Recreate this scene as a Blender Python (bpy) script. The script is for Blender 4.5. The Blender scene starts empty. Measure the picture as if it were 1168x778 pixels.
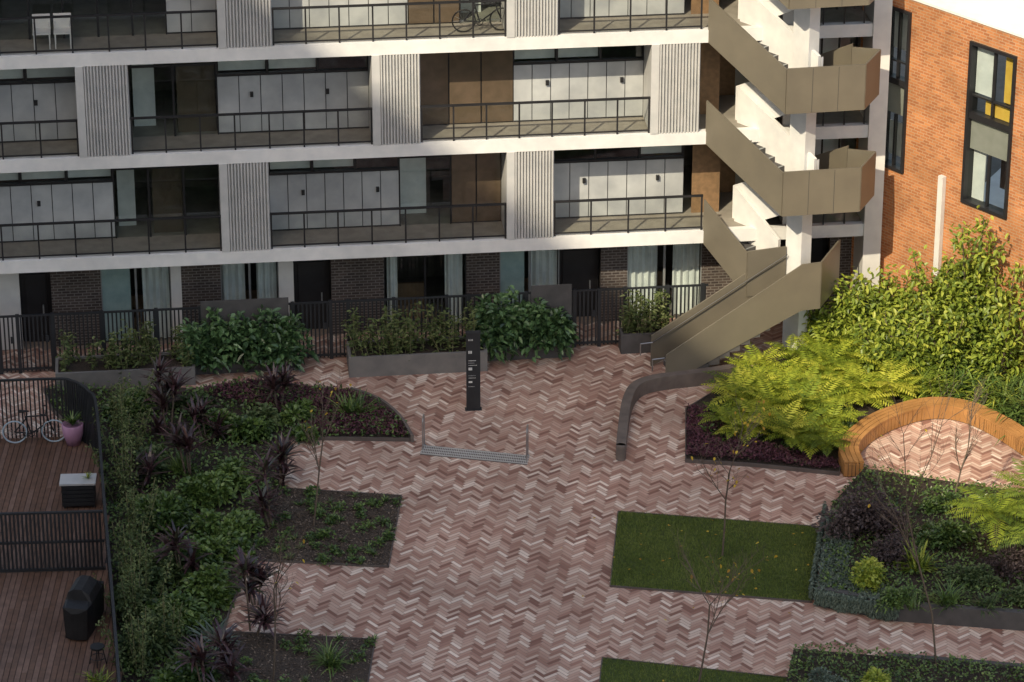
import bpy, math, random
import numpy as np
from mathutils import Vector
rng=np.random.default_rng(11); random.seed(11)
scene=bpy.context.scene
TH=math.radians(25); SN=math.sin(TH); CS=math.cos(TH); FP=4000.0; H=42.2
def ray(px,py):
    u=(px-584)/FP; v=(389-py)/FP
    return np.array([u, CS+v*SN, -SN+v*CS])
def G(px,py,z=0.0):
    d=ray(px,py); t=(z-H)/d[2]; return np.array([d[0]*t,d[1]*t,z])
O=np.array([-14.14,88.66]); ES=np.array([.99396,.10973]); NN=np.array([.10973,-.99396])
def FS(px,py,d=0.0):
    r=ray(px,py); t=(O@NN+d)/(r[:2]@NN); p=r*t
    return float((p[:2]-O)@ES), float(H+p[2])
FA=(O,ES,NN)
def FW(s,d,z): 
    p=O+s*ES+d*NN; return np.array([p[0],p[1],z])
WO=np.array([10.75,91.45]); WE=np.array([.655,-.7556]); WN=np.array([-.7556,-.655])
def WS(px,py):
    r=ray(px,py); t=(WO@WN)/(r[:2]@WN); p=r*t
    return float((p[:2]-WO)@WE), float(H+p[2])
WA=(WO,WE,WN)
ID=(np.array([0.,0.]),np.array([1.,0.]),np.array([0.,1.]))
def frame(o,ang):
    c,s=math.cos(ang),math.sin(ang)
    return (np.array(o[:2],float),np.array([c,s]),np.array([-s,c]))

# ------------------------------------------------------------- materials
def nodes(name):
    m=bpy.data.materials.new(name); m.use_nodes=True
    nt=m.node_tree; b=nt.nodes['Principled BSDF']
    return m,nt,b
def C(c): return (c[0],c[1],c[2],1)
def M(name,c1,c2=None,rough=.7,scale=3,bump=0,bscale=40,metal=0,spec=.4,stain=.12):
    m,nt,b=nodes(name); N=nt.nodes; K=nt.links
    c2=c2 or tuple(x*.82 for x in c1)
    g=N.new('ShaderNodeNewGeometry')
    n=N.new('ShaderNodeTexNoise'); n.inputs['Scale'].default_value=scale; n.inputs['Detail'].default_value=6
    K.new(g.outputs['Position'],n.inputs['Vector'])
    r=N.new('ShaderNodeValToRGB'); r.color_ramp.elements[0].position=.35; r.color_ramp.elements[1].position=.65
    r.color_ramp.elements[0].color=C(c2); r.color_ramp.elements[1].color=C(c1)
    K.new(n.outputs['Fac'],r.inputs['Fac'])
    n2=N.new('ShaderNodeTexNoise'); n2.inputs['Scale'].default_value=.5; n2.inputs['Detail'].default_value=5
    K.new(g.outputs['Position'],n2.inputs['Vector'])
    mr=N.new('ShaderNodeMapRange'); mr.inputs[1].default_value=.3; mr.inputs[2].default_value=.7
    mr.inputs[3].default_value=1-stain; mr.inputs[4].default_value=1+stain*.5
    K.new(n2.outputs['Fac'],mr.inputs[0])
    mx=N.new('ShaderNodeVectorMath'); mx.operation='SCALE'
    K.new(r.outputs['Color'],mx.inputs[0]); K.new(mr.outputs[0],mx.inputs['Scale'])
    K.new(mx.outputs[0],b.inputs['Base Color'])
    b.inputs['Roughness'].default_value=rough; b.inputs['Metallic'].default_value=metal
    b.inputs['Specular IOR Level'].default_value=spec
    if bump:
        n3=N.new('ShaderNodeTexNoise'); n3.inputs['Scale'].default_value=bscale; n3.inputs['Detail'].default_value=4
        K.new(g.outputs['Position'],n3.inputs['Vector'])
        bp=N.new('ShaderNodeBump'); bp.inputs['Strength'].default_value=bump; bp.inputs['Distance'].default_value=.03
        K.new(n3.outputs['Fac'],bp.inputs['Height']); K.new(bp.outputs[0],b.inputs['Normal'])
    return m
def RM(name,cols,rough=.6,trans=0.0,spec=.3,noise=.0,nscale=1.0,bump=0):
    m,nt,b=nodes(name); N=nt.nodes; K=nt.links
    a=N.new('ShaderNodeAttribute'); a.attribute_name='rnd'
    r=N.new('ShaderNodeValToRGB'); cr=r.color_ramp
    cr.elements[0].color=C(cols[0]); cr.elements[0].position=0
    cr.elements[1].color=C(cols[-1]); cr.elements[1].position=1
    for i,c in enumerate(cols[1:-1]):
        e=cr.elements.new((i+1)/(len(cols)-1)); e.color=C(c)
    K.new(a.outputs['Fac'],r.inputs['Fac'])
    out=r.outputs['Color']
    if noise:
        g=N.new('ShaderNodeNewGeometry'); n=N.new('ShaderNodeTexNoise'); n.inputs['Scale'].default_value=nscale
        n.inputs['Detail'].default_value=6
        K.new(g.outputs['Position'],n.inputs['Vector'])
        mr=N.new('ShaderNodeMapRange'); mr.inputs[1].default_value=.3; mr.inputs[2].default_value=.7
        mr.inputs[3].default_value=1-noise; mr.inputs[4].default_value=1+noise*.6
        K.new(n.outputs['Fac'],mr.inputs[0])
        mx=N.new('ShaderNodeVectorMath'); mx.operation='SCALE'
        K.new(out,mx.inputs[0]); K.new(mr.outputs[0],mx.inputs['Scale']); out=mx.outputs[0]
    K.new(out,b.inputs['Base Color']); b.inputs['Roughness'].default_value=rough
    b.inputs['Specular IOR Level'].default_value=spec
    if trans:
        t=N.new('ShaderNodeBsdfTranslucent'); K.new(out,t.inputs['Color'])
        ms=N.new('ShaderNodeMixShader'); ms.inputs[0].default_value=trans
        K.new(b.outputs[0],ms.inputs[1]); K.new(t.outputs[0],ms.inputs[2])
        K.new(ms.outputs[0],nt.nodes['Material Output'].inputs['Surface'])
    return m
def brickM(name,c1,c2,mort,bw=.23,rh=.076,ms=.01,rough=.85):
    m,nt,b=nodes(name); N=nt.nodes; K=nt.links
    uv=N.new('ShaderNodeUVMap'); t=N.new('ShaderNodeTexBrick')
    t.inputs['Color1'].default_value=C(c1); t.inputs['Color2'].default_value=C(c2); t.inputs['Mortar'].default_value=C(mort)
    t.inputs['Scale'].default_value=1; t.inputs['Brick Width'].default_value=bw; t.inputs['Row Height'].default_value=rh
    t.inputs['Mortar Size'].default_value=ms
    K.new(uv.outputs[0],t.inputs['Vector'])
    g=N.new('ShaderNodeNewGeometry'); n=N.new('ShaderNodeTexNoise'); n.inputs['Scale'].default_value=1.3; n.inputs['Detail'].default_value=8
    K.new(g.outputs['Position'],n.inputs['Vector'])
    mr=N.new('ShaderNodeMapRange'); mr.inputs[1].default_value=.3; mr.inputs[2].default_value=.7
    mr.inputs[3].default_value=.75; mr.inputs[4].default_value=1.15
    K.new(n.outputs['Fac'],mr.inputs[0])
    mx=N.new('ShaderNodeVectorMath'); mx.operation='SCALE'
    K.new(t.outputs['Color'],mx.inputs[0]); K.new(mr.outputs[0],mx.inputs['Scale'])
    K.new(mx.outputs[0],b.inputs['Base Color']); b.inputs['Roughness'].default_value=rough
    bp=N.new('ShaderNodeBump'); bp.inputs['Strength'].default_value=.5; bp.inputs['Distance'].default_value=.01; bp.invert=True
    K.new(t.outputs['Fac'],bp.inputs['Height']); K.new(bp.outputs[0],b.inputs['Normal'])
    return m
def glassM(name,tint,fac,rough=.03):
    m,nt,b=nodes(name); N=nt.nodes; K=nt.links
    t=N.new('ShaderNodeBsdfTransparent'); t.inputs[0].default_value=C(tint)
    g=N.new('ShaderNodeBsdfGlossy'); g.inputs['Roughness'].default_value=rough; g.inputs[0].default_value=(.9,.95,1,1)
    f=N.new('ShaderNodeLayerWeight'); f.inputs[0].default_value=.5
    pw=N.new('ShaderNodeMath'); pw.operation='POWER'; pw.inputs[1].default_value=4.0
    ad=N.new('ShaderNodeMath'); ad.operation='ADD'; ad.inputs[1].default_value=fac; ad.use_clamp=True
    K.new(f.outputs['Facing'],pw.inputs[0]); K.new(pw.outputs[0],ad.inputs[0])
    ms=N.new('ShaderNodeMixShader'); K.new(ad.outputs[0],ms.inputs[0])
    K.new(t.outputs[0],ms.inputs[1]); K.new(g.outputs[0],ms.inputs[2])
    K.new(ms.outputs[0],nt.nodes['Material Output'].inputs['Surface'])
    return m
m_slab=M('white_render',(.74,.74,.73),(.66,.67,.67),.8,stain=.12)
m_pier=M('corrugated_cladding',(.54,.54,.535),(.47,.48,.48),.6)
m_panel=M('grey_panel',(.48,.50,.51),(.38,.40,.42),.5,scale=1.6,stain=.25)
m_joint=M('dark_joint',(.05,.05,.055))
m_gfloor=M('gallery_floor',(.30,.28,.24),(.24,.22,.19),.8)
m_soffit=M('soffit',(.45,.45,.45))
m_black=M('black_metal',(.022,.022,.025),(.016,.016,.018),.45,stain=.05)
m_char=M('charcoal_metal',(.028,.031,.035),(.022,.024,.028),.4)
m_bronzeG=M('bronze_glass',(.13,.095,.065),(.10,.075,.05),.12,spec=.8)
m_darkG=M('dark_door',(.022,.022,.024),(.015,.015,.017),.4)
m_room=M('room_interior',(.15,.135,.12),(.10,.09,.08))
m_timber=M('timber_door',(.26,.16,.085),(.19,.12,.065),.5,scale=8)
m_dbrick=brickM('dark_brick',(.045,.034,.032),(.085,.065,.056),(.17,.155,.145),.23,.086,.012)
m_rbrick=brickM('red_brick',(.54,.225,.085),(.36,.13,.05),(.46,.30,.18),.23,.086,.011)
m_olive=M('bronze_panel',(.19,.17,.13),(.17,.152,.118),.42,scale=1.5,metal=.2,stain=.1)
m_conc=M('concrete',(.20,.19,.18),(.16,.155,.15),.85,bump=.2)
m_concD=M('dark_concrete',(.095,.09,.09),(.07,.068,.068),.8,bump=.2)
m_cwall=M('bronze_render',(.16,.135,.12),(.12,.10,.09),.7)
m_strip=M('pale_grate',(.50,.49,.46),(.42,.41,.39),.6,scale=9)
m_mort=M('paving_joint_sand',(.27,.21,.17),(.20,.16,.13),.95,scale=10)
m_pave=RM('herringbone_brick',[(.25,.13,.10),(.40,.235,.18),(.50,.33,.26),(.58,.43,.345),(.76,.63,.53)],rough=.8,noise=.22,nscale=.4,spec=.25)
m_ground=M('ground',(.20,.18,.165),(.16,.145,.13),.95)
m_soil=M('mulch',(.06,.045,.034),(.025,.02,.016),.95,scale=25,bump=1,bscale=30)
m_gravel=M('bark_mulch',(.085,.065,.05),(.035,.027,.022),.95,scale=22,bump=1,bscale=25)
m_lawnb=M('lawn_base',(.07,.095,.022),(.045,.07,.018),.95,scale=6)
m_deck=M('deck_board',(.17,.092,.06),(.115,.065,.044),.55,scale=6,stain=.25)
m_deck2=M('deck_board_worn',(.21,.125,.09),(.15,.088,.064),.6,scale=5,stain=.3)
m_timbB=M('bench_timber',(.42,.215,.075),(.33,.165,.055),.5,scale=2,stain=.15)
m_white=M('white_paint',(.72,.72,.70),(.66,.66,.65),.5)
m_glass=glassM('window_glass',(.80,.86,.85),.07)
m_glassR=glassM('balustrade_glass',(.84,.86,.85),.04)
m_curt=M('curtain',(.82,.82,.81),(.70,.71,.71),.9)
m_curtT=M('blind_pale',(.50,.60,.60),(.40,.50,.51),.9)
m_curtY=M('curtain_yellow',(.85,.55,.10),(.75,.45,.07),.9)
m_spand=M('spandrel',(.22,.24,.215),(.19,.21,.185),.35)
m_frameL=M('aluminium_frame',(.34,.36,.37),(.3,.32,.33),.4,metal=.4)
m_steel=M('stainless_steel',(.5,.5,.5),(.42,.42,.43),.35,metal=.9)
m_kerb=M('steel_edging',(.12,.10,.09),(.09,.075,.07),.6)
m_roofw=M('roof_membrane',(.78,.78,.77),(.72,.72,.71),.8)
m_tower=M('tower_cladding',(.62,.58,.52),(.56,.52,.47),.7)
m_pot=M('pink_pot',(.48,.27,.42),(.43,.24,.37),.4)
m_blue=M('bike_tyre_pale',(.45,.55,.62),(.4,.5,.57),.5)
m_rub=M('rubber',(.02,.02,.02))
m_bark=M('bark',(.15,.115,.085),(.10,.075,.058),.9,scale=20)
m_stem=M('cane_stem',(.20,.20,.10),(.14,.13,.07),.8,scale=20)
m_cover=M('bbq_cover',(.02,.02,.022),(.014,.014,.015),.5,bump=.5,bscale=6)
m_lamp=M('oak_table',(.30,.20,.12),(.24,.16,.10),.6)
l_fern=RM('fern_leaf',[(.09,.14,.02),(.21,.28,.03),(.38,.43,.045),(.56,.56,.08)],.55,.35)
l_lime=RM('lime_leaf',[(.06,.10,.02),(.16,.23,.033),(.31,.38,.05),(.46,.49,.085)],.45,.3,spec=.5)
l_green=RM('green_leaf',[(.025,.05,.015),(.058,.108,.026),(.11,.18,.04),(.19,.275,.07)],.40,.15,spec=.55)
l_hedge=RM('hedge_leaf',[(.02,.045,.02),(.055,.11,.042),(.11,.20,.075),(.20,.32,.13)],.30,.1,spec=.6)
l_dark=RM('dark_green_leaf',[(.020,.037,.015),(.04,.068,.025),(.075,.115,.04),(.13,.165,.07)],.5,.12)
l_bamb=RM('cane_leaf',[(.04,.065,.02),(.10,.135,.045),(.19,.22,.085)],.55,.15)
l_cord=RM('cordyline_leaf',[(.02,.011,.013),(.045,.02,.024),(.085,.04,.045),(.05,.06,.03)],.3,.08,spec=.7)
l_purp=RM('purple_groundcover',[(.035,.016,.022),(.085,.03,.045),(.14,.055,.075),(.09,.085,.045)],.6,.15)
l_burg=RM('burgundy_leaf',[(.035,.025,.027),(.075,.055,.055),(.14,.11,.105)],.55,.15)
l_grey=RM('silver_groundcover',[(.06,.085,.065),(.12,.16,.125),(.22,.27,.22)],.7,.1)
l_grass=RM('grass_blade',[(.075,.11,.02),(.13,.18,.032),(.20,.24,.06)],.7,.2)
l_yel=RM('autumn_leaf',[(.35,.20,.03),(.55,.38,.04),(.65,.50,.08)],.6,.3)
l_peb=RM('mulch_chip',[(.04,.03,.022),(.10,.075,.055),(.24,.19,.15)],.9)

# ------------------------------------------------------------- mesh builder
class MB:
    def __init__(s): s.v=[];s.f=[];s.m=[];s.uv=[]
    def face(s,pts,mat=0,uvs=None):
        i=len(s.v); s.v+= [tuple(map(float,p)) for p in pts]; s.f.append(list(range(i,i+len(pts)))); s.m.append(mat)
        s.uv += (uvs if uvs else [(p[0],p[1]) for p in pts])
    def hexa(s,P,mat=0,abc=None):
        for idx in ((0,3,2,1),(4,5,6,7),(0,1,5,4),(1,2,6,5),(2,3,7,6),(3,0,4,7)):
            uv=None
            if abc is not None:
                q=[abc[i] for i in idx]
                rg=[max(x[k] for x in q)-min(x[k] for x in q) for k in range(3)]
                k=rg.index(min(rg)); ks=[j for j in range(3) if j!=k]
                uv=[(x[ks[0]],x[ks[1]]) for x in q]
            s.face([P[i] for i in idx],mat,uv)
    def box(s,fr,a0,a1,b0,b1,c0,c1,mat=0):
        o,ex,ey=fr
        abc=[(a,b,c) for c in (c0,c1) for a,b in ((a0,b0),(a1,b0),(a1,b1),(a0,b1))]
        P=[]
        for a,b,c in abc:
            p=o+a*ex+b*ey; P.append((p[0],p[1],c))
        s.hexa(P,mat,abc)
    def pane(s,fr,a0,a1,b0,c0,c1,mat=0):
        o,ex,ey=fr; P=[]
        for a,c in ((a0,c0),(a1,c0),(a1,c1),(a0,c1)):
            p=o+a*ex+b0*ey; P.append((p[0],p[1],c))
        s.face(P,mat)
    def plate(s,p,q,zp0,zp1,zq0,zq1,th,mat=0):
        p=np.array(p[:2],float);q=np.array(q[:2],float); d=q-p; L=np.hypot(*d); n=np.array([-d[1],d[0]])/L*th/2
        P=[(*(p-n),zp0),(*(q-n),zq0),(*(q+n),zq0),(*(p+n),zp0),(*(p-n),zp1),(*(q-n),zq1),(*(q+n),zq1),(*(p+n),zp1)]
        s.hexa(P,mat)
    def prism(s,poly,z0,z1,mat=0,side=None):
        poly=[(p[0],p[1]) for p in poly]; n=len(poly)
        s.face([(x,y,z1) for x,y in poly],mat); s.face([(x,y,z0) for x,y in poly[::-1]],mat)
        for i in range(n):
            a=poly[i];b=poly[(i+1)%n]
            s.face([(*a,z0),(*b,z0),(*b,z1),(*a,z1)],mat if side is None else side)
    def tube(s,p,q,r,mat=0,n=6,r2=None):
        p=Vector(p);q=Vector(q);d=q-p
        if d.length<1e-6:return
        r2=r if r2 is None else r2
        u=d.orthogonal().normalized(); w=d.normalized().cross(u)
        A=[];B=[]
        for i in range(n):
            a=2*math.pi*i/n; o=u*math.cos(a)+w*math.sin(a)
            A.append(p+o*r);B.append(q+o*r2)
        for i in range(n):
            j=(i+1)%n; s.face([A[i],A[j],B[j],B[i]],mat)
        s.face(A[::-1],mat); s.face(B,mat)
    def path(s,pts,r,mat=0,n=6):
        for a,b in zip(pts[:-1],pts[1:]): s.tube(a,b,r,mat,n)
    def sweep(s,pts,w0,w1,z0,z1,mat=0,cap=True):
        pts=[np.array(p[:2],float) for p in pts]; L=[];R=[]
        for i,p in enumerate(pts):
            a=pts[max(i-1,0)];b=pts[min(i+1,len(pts)-1)]
            d=(b-a)/np.hypot(*(b-a)); n=np.array([-d[1],d[0]])
            L.append(p+n*w0);R.append(p+n*w1)
        for i in range(len(pts)-1):
            P=[(*L[i],z0),(*L[i+1],z0),(*R[i+1],z0),(*R[i],z0),(*L[i],z1),(*L[i+1],z1),(*R[i+1],z1),(*R[i],z1)]
            for idx in ((0,3,2,1),(4,5,6,7),(0,1,5,4),(2,3,7,6)): s.face([P[k] for k in idx],mat)
            if i==0: s.face([P[k] for k in (3,0,4,7)],mat)
            if i==len(pts)-2: s.face([P[k] for k in (1,2,6,5)],mat)
    def lathe(s,c,prof,mat=0,n=20):
        for (r0,z0),(r1,z1) in zip(prof[:-1],prof[1:]):
            for i in range(n):
                a=2*math.pi*i/n;b=2*math.pi*(i+1)/n
                s.face([(c[0]+r0*math.cos(a),c[1]+r0*math.sin(a),z0),(c[0]+r0*math.cos(b),c[1]+r0*math.sin(b),z0),
                        (c[0]+r1*math.cos(b),c[1]+r1*math.sin(b),z1),(c[0]+r1*math.cos(a),c[1]+r1*math.sin(a),z1)],mat)
    def ring(s,c,ax,R,r,mat=0,n=22):
        ax=Vector(ax).normalized();u=ax.orthogonal().normalized();w=ax.cross(u);c=Vector(c)
        P=[c+(u*math.cos(2*math.pi*i/n)+w*math.sin(2*math.pi*i/n))*R for i in range(n+1)]
        s.path(P,r,mat,5)
    def obj(s,name,mats,parent=None,smooth=False,recalc=True):
        me=bpy.data.meshes.new(name); V=np.array(s.v)
        c=(V.min(0)+V.max(0))/2; c[2]=V[:,2].min()
        me.from_pydata([tuple(x) for x in (V-c)],[],s.f)
        uvl=me.uv_layers.new(name='UVMap'); uvl.data.foreach_set('uv',np.array(s.uv,dtype=np.float32).ravel())
        for m in (mats if isinstance(mats,(list,tuple)) else [mats]): me.materials.append(m)
        me.polygons.foreach_set('material_index',s.m)
        if recalc:
            import bmesh
            bm=bmesh.new(); bm.from_mesh(me); bmesh.ops.remove_doubles(bm,verts=bm.verts,dist=1e-5) if smooth else None
            bmesh.ops.recalc_face_normals(bm,faces=bm.faces); bm.to_mesh(me); bm.free()
        if smooth: me.polygons.foreach_set('use_smooth',[True]*len(me.polygons))
        me.update()
        o=bpy.data.objects.new(name,me); scene.collection.objects.link(o)
        o.location=tuple(c)
        if parent is not None:
            o.parent=parent; o.location=tuple(Vector(c)-parent.location)
        return o
def empty(name,loc):
    e=bpy.data.objects.new(name,None); e.location=tuple(map(float,loc)); scene.collection.objects.link(e); e.empty_display_size=.3
    return e
class Q:
    def __init__(s): s.q=[];s.r=[];s.mi=[]
    def add(s,q,r,mi=0): s.q.append(q); s.r.append(np.broadcast_to(r,(len(q),)).astype(float)); s.mi.append(np.full(len(q),mi))
    def obj(s,name,mats,parent=None):
        q=np.concatenate(s.q); r=np.concatenate(s.r); mi=np.concatenate(s.mi); n=len(q)
        V=q.reshape(-1,3); c=(V.min(0)+V.max(0))/2; c[2]=V[:,2].min(); V=V-c
        me=bpy.data.meshes.new(name); me.vertices.add(4*n); me.vertices.foreach_set('co',V.astype(np.float32).ravel())
        me.loops.add(4*n); me.loops.foreach_set('vertex_index',np.arange(4*n,dtype=np.int32))
        me.polygons.add(n); me.polygons.foreach_set('loop_start',np.arange(0,4*n,4,dtype=np.int32))
        try: me.polygons.foreach_set('loop_total',np.full(n,4,dtype=np.int32))
        except Exception: pass
        for m in (mats if isinstance(mats,(list,tuple)) else [mats]): me.materials.append(m)
        me.polygons.foreach_set('material_index',mi.astype(np.int32))
        me.update(calc_edges=True)
        a=me.attributes.new('rnd','FLOAT','FACE'); a.data.foreach_set('value',np.clip(r,0,1).astype(np.float32))
        o=bpy.data.objects.new(name,me); scene.collection.objects.link(o); o.location=tuple(c)
        if parent is not None: o.parent=parent; o.location=tuple(Vector(c)-parent.location)
        return o
def nrm(a): return a/np.maximum(np.linalg.norm(a,axis=-1,keepdims=True),1e-9)
def ru(n): return nrm(rng.normal(size=(n,3)))
def leafq(P,D,L,W,droop=.2,fold=.25):
    n=len(P); L=np.broadcast_to(L,(n,))[:,None]; W=np.broadcast_to(W,(n,))[:,None]
    D=nrm(D); S=nrm(np.cross(D,np.array([0,0,1.])+rng.normal(size=(n,3))*.35)); Nn=np.cross(S,D)
    dz=np.array([0,0,1.])
    tip=P+D*L-dz*droop*L
    m1=P+D*L*.33-dz*droop*L*.12; m2=P+D*L*.7-dz*droop*L*.5
    l1=m1+S*W*.5+Nn*fold*W*.5; l2=m2+S*W*.4+Nn*fold*W*.4
    r1=m1-S*W*.5+Nn*fold*W*.5; r2=m2-S*W*.4+Nn*fold*W*.4
    a=np.stack([P,l1,l2,tip],1); b=np.stack([P,tip,r2,r1],1)
    return np.concatenate([a,b])
def addleaf(q,P,D,L,W,r,mi=0,**k):
    x=leafq(P,D,L,W,**k); q.add(x,np.concatenate([r,np.clip(r+.05,0,1)]),mi)
def blades(q,base,az,el,L,W,curl,r,seg=5,mi=0):
    n=len(base); p=base.copy(); side=np.stack([-np.sin(az),np.cos(az),np.zeros(n)],1)
    W=np.broadcast_to(W,(n,)); L=np.broadcast_to(L,(n,)); curl=np.broadcast_to(curl,(n,))
    wf=lambda t:(.35+.65*math.sin(math.pi*min(1,t*1.3+.1)) if t<.65 else max(.04,(1-t)/.35*.9))
    for i in range(seg):
        t=i/seg; e=el-curl*t
        d=np.stack([np.cos(e)*np.cos(az),np.cos(e)*np.sin(az),np.sin(e)],1)
        p2=p+d*(L/seg)[:,None]
        w0=(W*wf(t)/2)[:,None]; w1=(W*wf((i+1)/seg)/2)[:,None]
        q.add(np.stack([p-side*w0,p+side*w0,p2+side*w1,p2-side*w1],1),r,mi); p=p2
def fronds(q,base,az,el,L,PL,curl,r,seg=15,mi=0):
    n=len(base); p=base.copy(); side=np.stack([-np.sin(az),np.cos(az),np.zeros(n)],1)
    L=np.broadcast_to(L,(n,)); PL=np.broadcast_to(PL,(n,))
    for i in range(seg):
        t=(i+.5)/seg; e=el-curl*t
        d=np.stack([np.cos(e)*np.cos(az),np.cos(e)*np.sin(az),np.sin(e)],1)
        p2=p+d*(L/seg)[:,None]
        q.add(np.stack([p-side*.006,p+side*.006,p2+side*.006,p2-side*.006],1),r*.6,mi)
        pl=(PL*math.sin(math.pi*(.12+.86*t)))[:,None]; w=(L/seg*.40)[:,None]
        if i>0:
            for sg in (-1,1):
                dd=nrm(side*sg*.9+d*.4+np.array([0,0,-.18])+rng.normal(size=(n,3))*.06)
                tip=p+dd*pl; mid=p+dd*pl*.45
                q.add(np.stack([p,mid+d*w,tip,mid-d*w],1),np.clip(r+rng.normal(size=n)*.08,0,1),mi)
        p=p2
def shrub(q,c,r,n,L,W,lobes=9,mi=0,droop=.3,tone=0.,flat=.6):
    c=np.array(c,float); r=np.array(r,float)
    lc=ru(lobes)*rng.uniform(.25,.72,(lobes,1)); lc[:,2]=np.abs(lc[:,2])*.9
    lr=rng.uniform(.3,.52,lobes); lt=rng.uniform(-.25,.25,lobes)
    k=rng.integers(0,lobes,n); d=ru(n); d[:,2]=np.where(d[:,2]<-.2,-d[:,2],d[:,2])
    P=c+(lc[k]+d*(lr[k]*rng.uniform(.65,1.08,n))[:,None])*r
    D=d*.8+ru(n)*.6+np.array([0,0,.05])
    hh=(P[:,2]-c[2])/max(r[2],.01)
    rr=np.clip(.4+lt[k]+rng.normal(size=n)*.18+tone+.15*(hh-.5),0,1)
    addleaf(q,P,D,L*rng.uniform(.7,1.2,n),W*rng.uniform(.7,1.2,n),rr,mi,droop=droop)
def inpoly(P,poly):
    poly=np.array([(p[0],p[1]) for p in poly]); x,y=P[:,0],P[:,1]; ins=np.zeros(len(P),bool); n=len(poly)
    for i in range(n):
        x0,y0=poly[i];x1,y1=poly[(i+1)%n]
        c=((y0>y)!=(y1>y))&(x<(x1-x0)*(y-y0)/((y1-y0) if y1!=y0 else 1e-9)+x0); ins^=c
    return ins
def sample(poly,n):
    a=np.array([(p[0],p[1]) for p in poly]); lo,hi=a.min(0),a.max(0); out=np.zeros((0,2))
    while len(out)<n:
        P=rng.uniform(lo,hi,(n*2,2)); out=np.concatenate([out,P[inpoly(P,poly)]])
    return out[:n]
def PG(lst,z=0.): return [G(x,y,z) for x,y in lst]
def smoothpath(pts,k=6):
    pts=[np.array(p,float) for p in pts]; out=[]
    for i in range(len(pts)-1):
        p0=pts[max(i-1,0)];p1=pts[i];p2=pts[i+1];p3=pts[min(i+2,len(pts)-1)]
        for j in range(k):
            t=j/k; out.append(.5*((2*p1)+(-p0+p2)*t+(2*p0-5*p1+4*p2-p3)*t*t+(-p0+3*p1-3*p2+p3)*t**3))
    out.append(pts[-1]); return out
def fbm(x,y):
    return (np.sin(x*1.3+y*.7)+np.sin(x*.6-y*1.9+2)+np.sin(x*2.9+y*2.3+1)*.5+np.sin(x*5.1-y*4.3)*.3)/2.8

# ------------------------------------------------------------- ground & paving
b=MB(); b.box(ID,-300,300,-250,400,-.5,0); b.obj('ground',m_ground)
b=MB(); b.box(ID,-19,24,62,92.5,.0005,.006); b.obj('paving_bed',m_mort)
w=.095; nB=4; gap=.010; ang=math.radians(45-7)
lo=420
i,j=np.meshgrid(np.arange(-lo,lo),np.arange(-95,95),indexing='ij'); i=i.ravel();j=j.ravel()
x0=i+2*nB*j; y0=i
kk=np.abs(x0)<lo; x0=x0[kk]; y0=y0[kk]
def brk(x0,y0,lx,ly):
    g=gap/w/2
    return np.stack([np.stack([x0+g,y0+g],1),np.stack([x0+lx-g,y0+g],1),np.stack([x0+lx-g,y0+ly-g],1),np.stack([x0+g,y0+ly-g],1)],1)*w
A=np.concatenate([brk(x0,y0,nB,1),brk(x0+nB,y0+1-nB,1,nB)])
ca,sa=math.cos(ang),math.sin(ang)
A=np.stack([A[...,0]*ca-A[...,1]*sa,A[...,0]*sa+A[...,1]*ca],-1)+np.array([2.,77.])
cen=A.mean(1); keep=(cen[:,0]>-17)&(cen[:,0]<22)&(cen[:,1]>64)&(((cen-O)@NN)>-1.2)&(((cen-WO)@WN)>0)
A=A[keep]; n=len(A)
z=.009+rng.uniform(0,.004,n); A3=np.concatenate([A,np.broadcast_to(z[:,None,None],(n,4,1))],-1)
q=Q(); q.add(A3,np.clip(rng.normal(.48,.29,n),0,1)); q.obj('herringbone_brick_paving',m_pave)

# ------------------------------------------------------------- apartment building
BLD=empty('apartment_building',FW(12,0,0))
sL=FS(-90,300)[0]; sR=FS(1003,260)[0]; zS=[3.0+3*i for i in range(6)]
DB=-1.4
mats=[m_slab,m_soffit,m_gfloor,m_room,m_white]
b=MB()
for zc in zS:
    b.box(FA,sL,sR,-.22,0,zc-.10,zc+.27,0)
    b.box(FA,sL,sR,-5,-.22,zc-.06,zc+.22,2)
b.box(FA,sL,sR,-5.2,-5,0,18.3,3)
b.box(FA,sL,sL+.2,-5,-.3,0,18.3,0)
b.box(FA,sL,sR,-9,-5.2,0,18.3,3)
b.box(FA,sL,sR,-9,-.2,18.3,18.6,0)
s0=FS(988,200)[0]; s1=FS(1008,200)[0]
b.box(FA,s0,s1,-9,.06,0,18.31,4)
b.obj('slabs_and_core',mats,BLD)
lev=[
 (0,245,[(-140,-85),(252,308),(578,632)],[(-85,130),(310,460),(635,788)],[(130,252),(460,520)],[(520,578)]),
 (1,130,[(88,148),(425,480),(742,798)],[(-90,88),(250,425),(592,742)],[(148,250)],[(480,592)]),
 (2,20,[(248,310),(578,637)],[(190,248),(310,470),(637,790)],[(-90,190),(530,578)],[(470,530)]),
 (3,-90,[(88,148),(425,480),(742,798)],[(-90,88),(250,425),(592,742)],[(148,250)],[(480,592)]),
 (4,-200,[(248,310),(578,637)],[(-90,130),(310,460),(637,790)],[(130,248),(460,520)],[(520,578)])]
pr=MB(); wl=MB(); rl=MB(); gl=MB()
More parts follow.
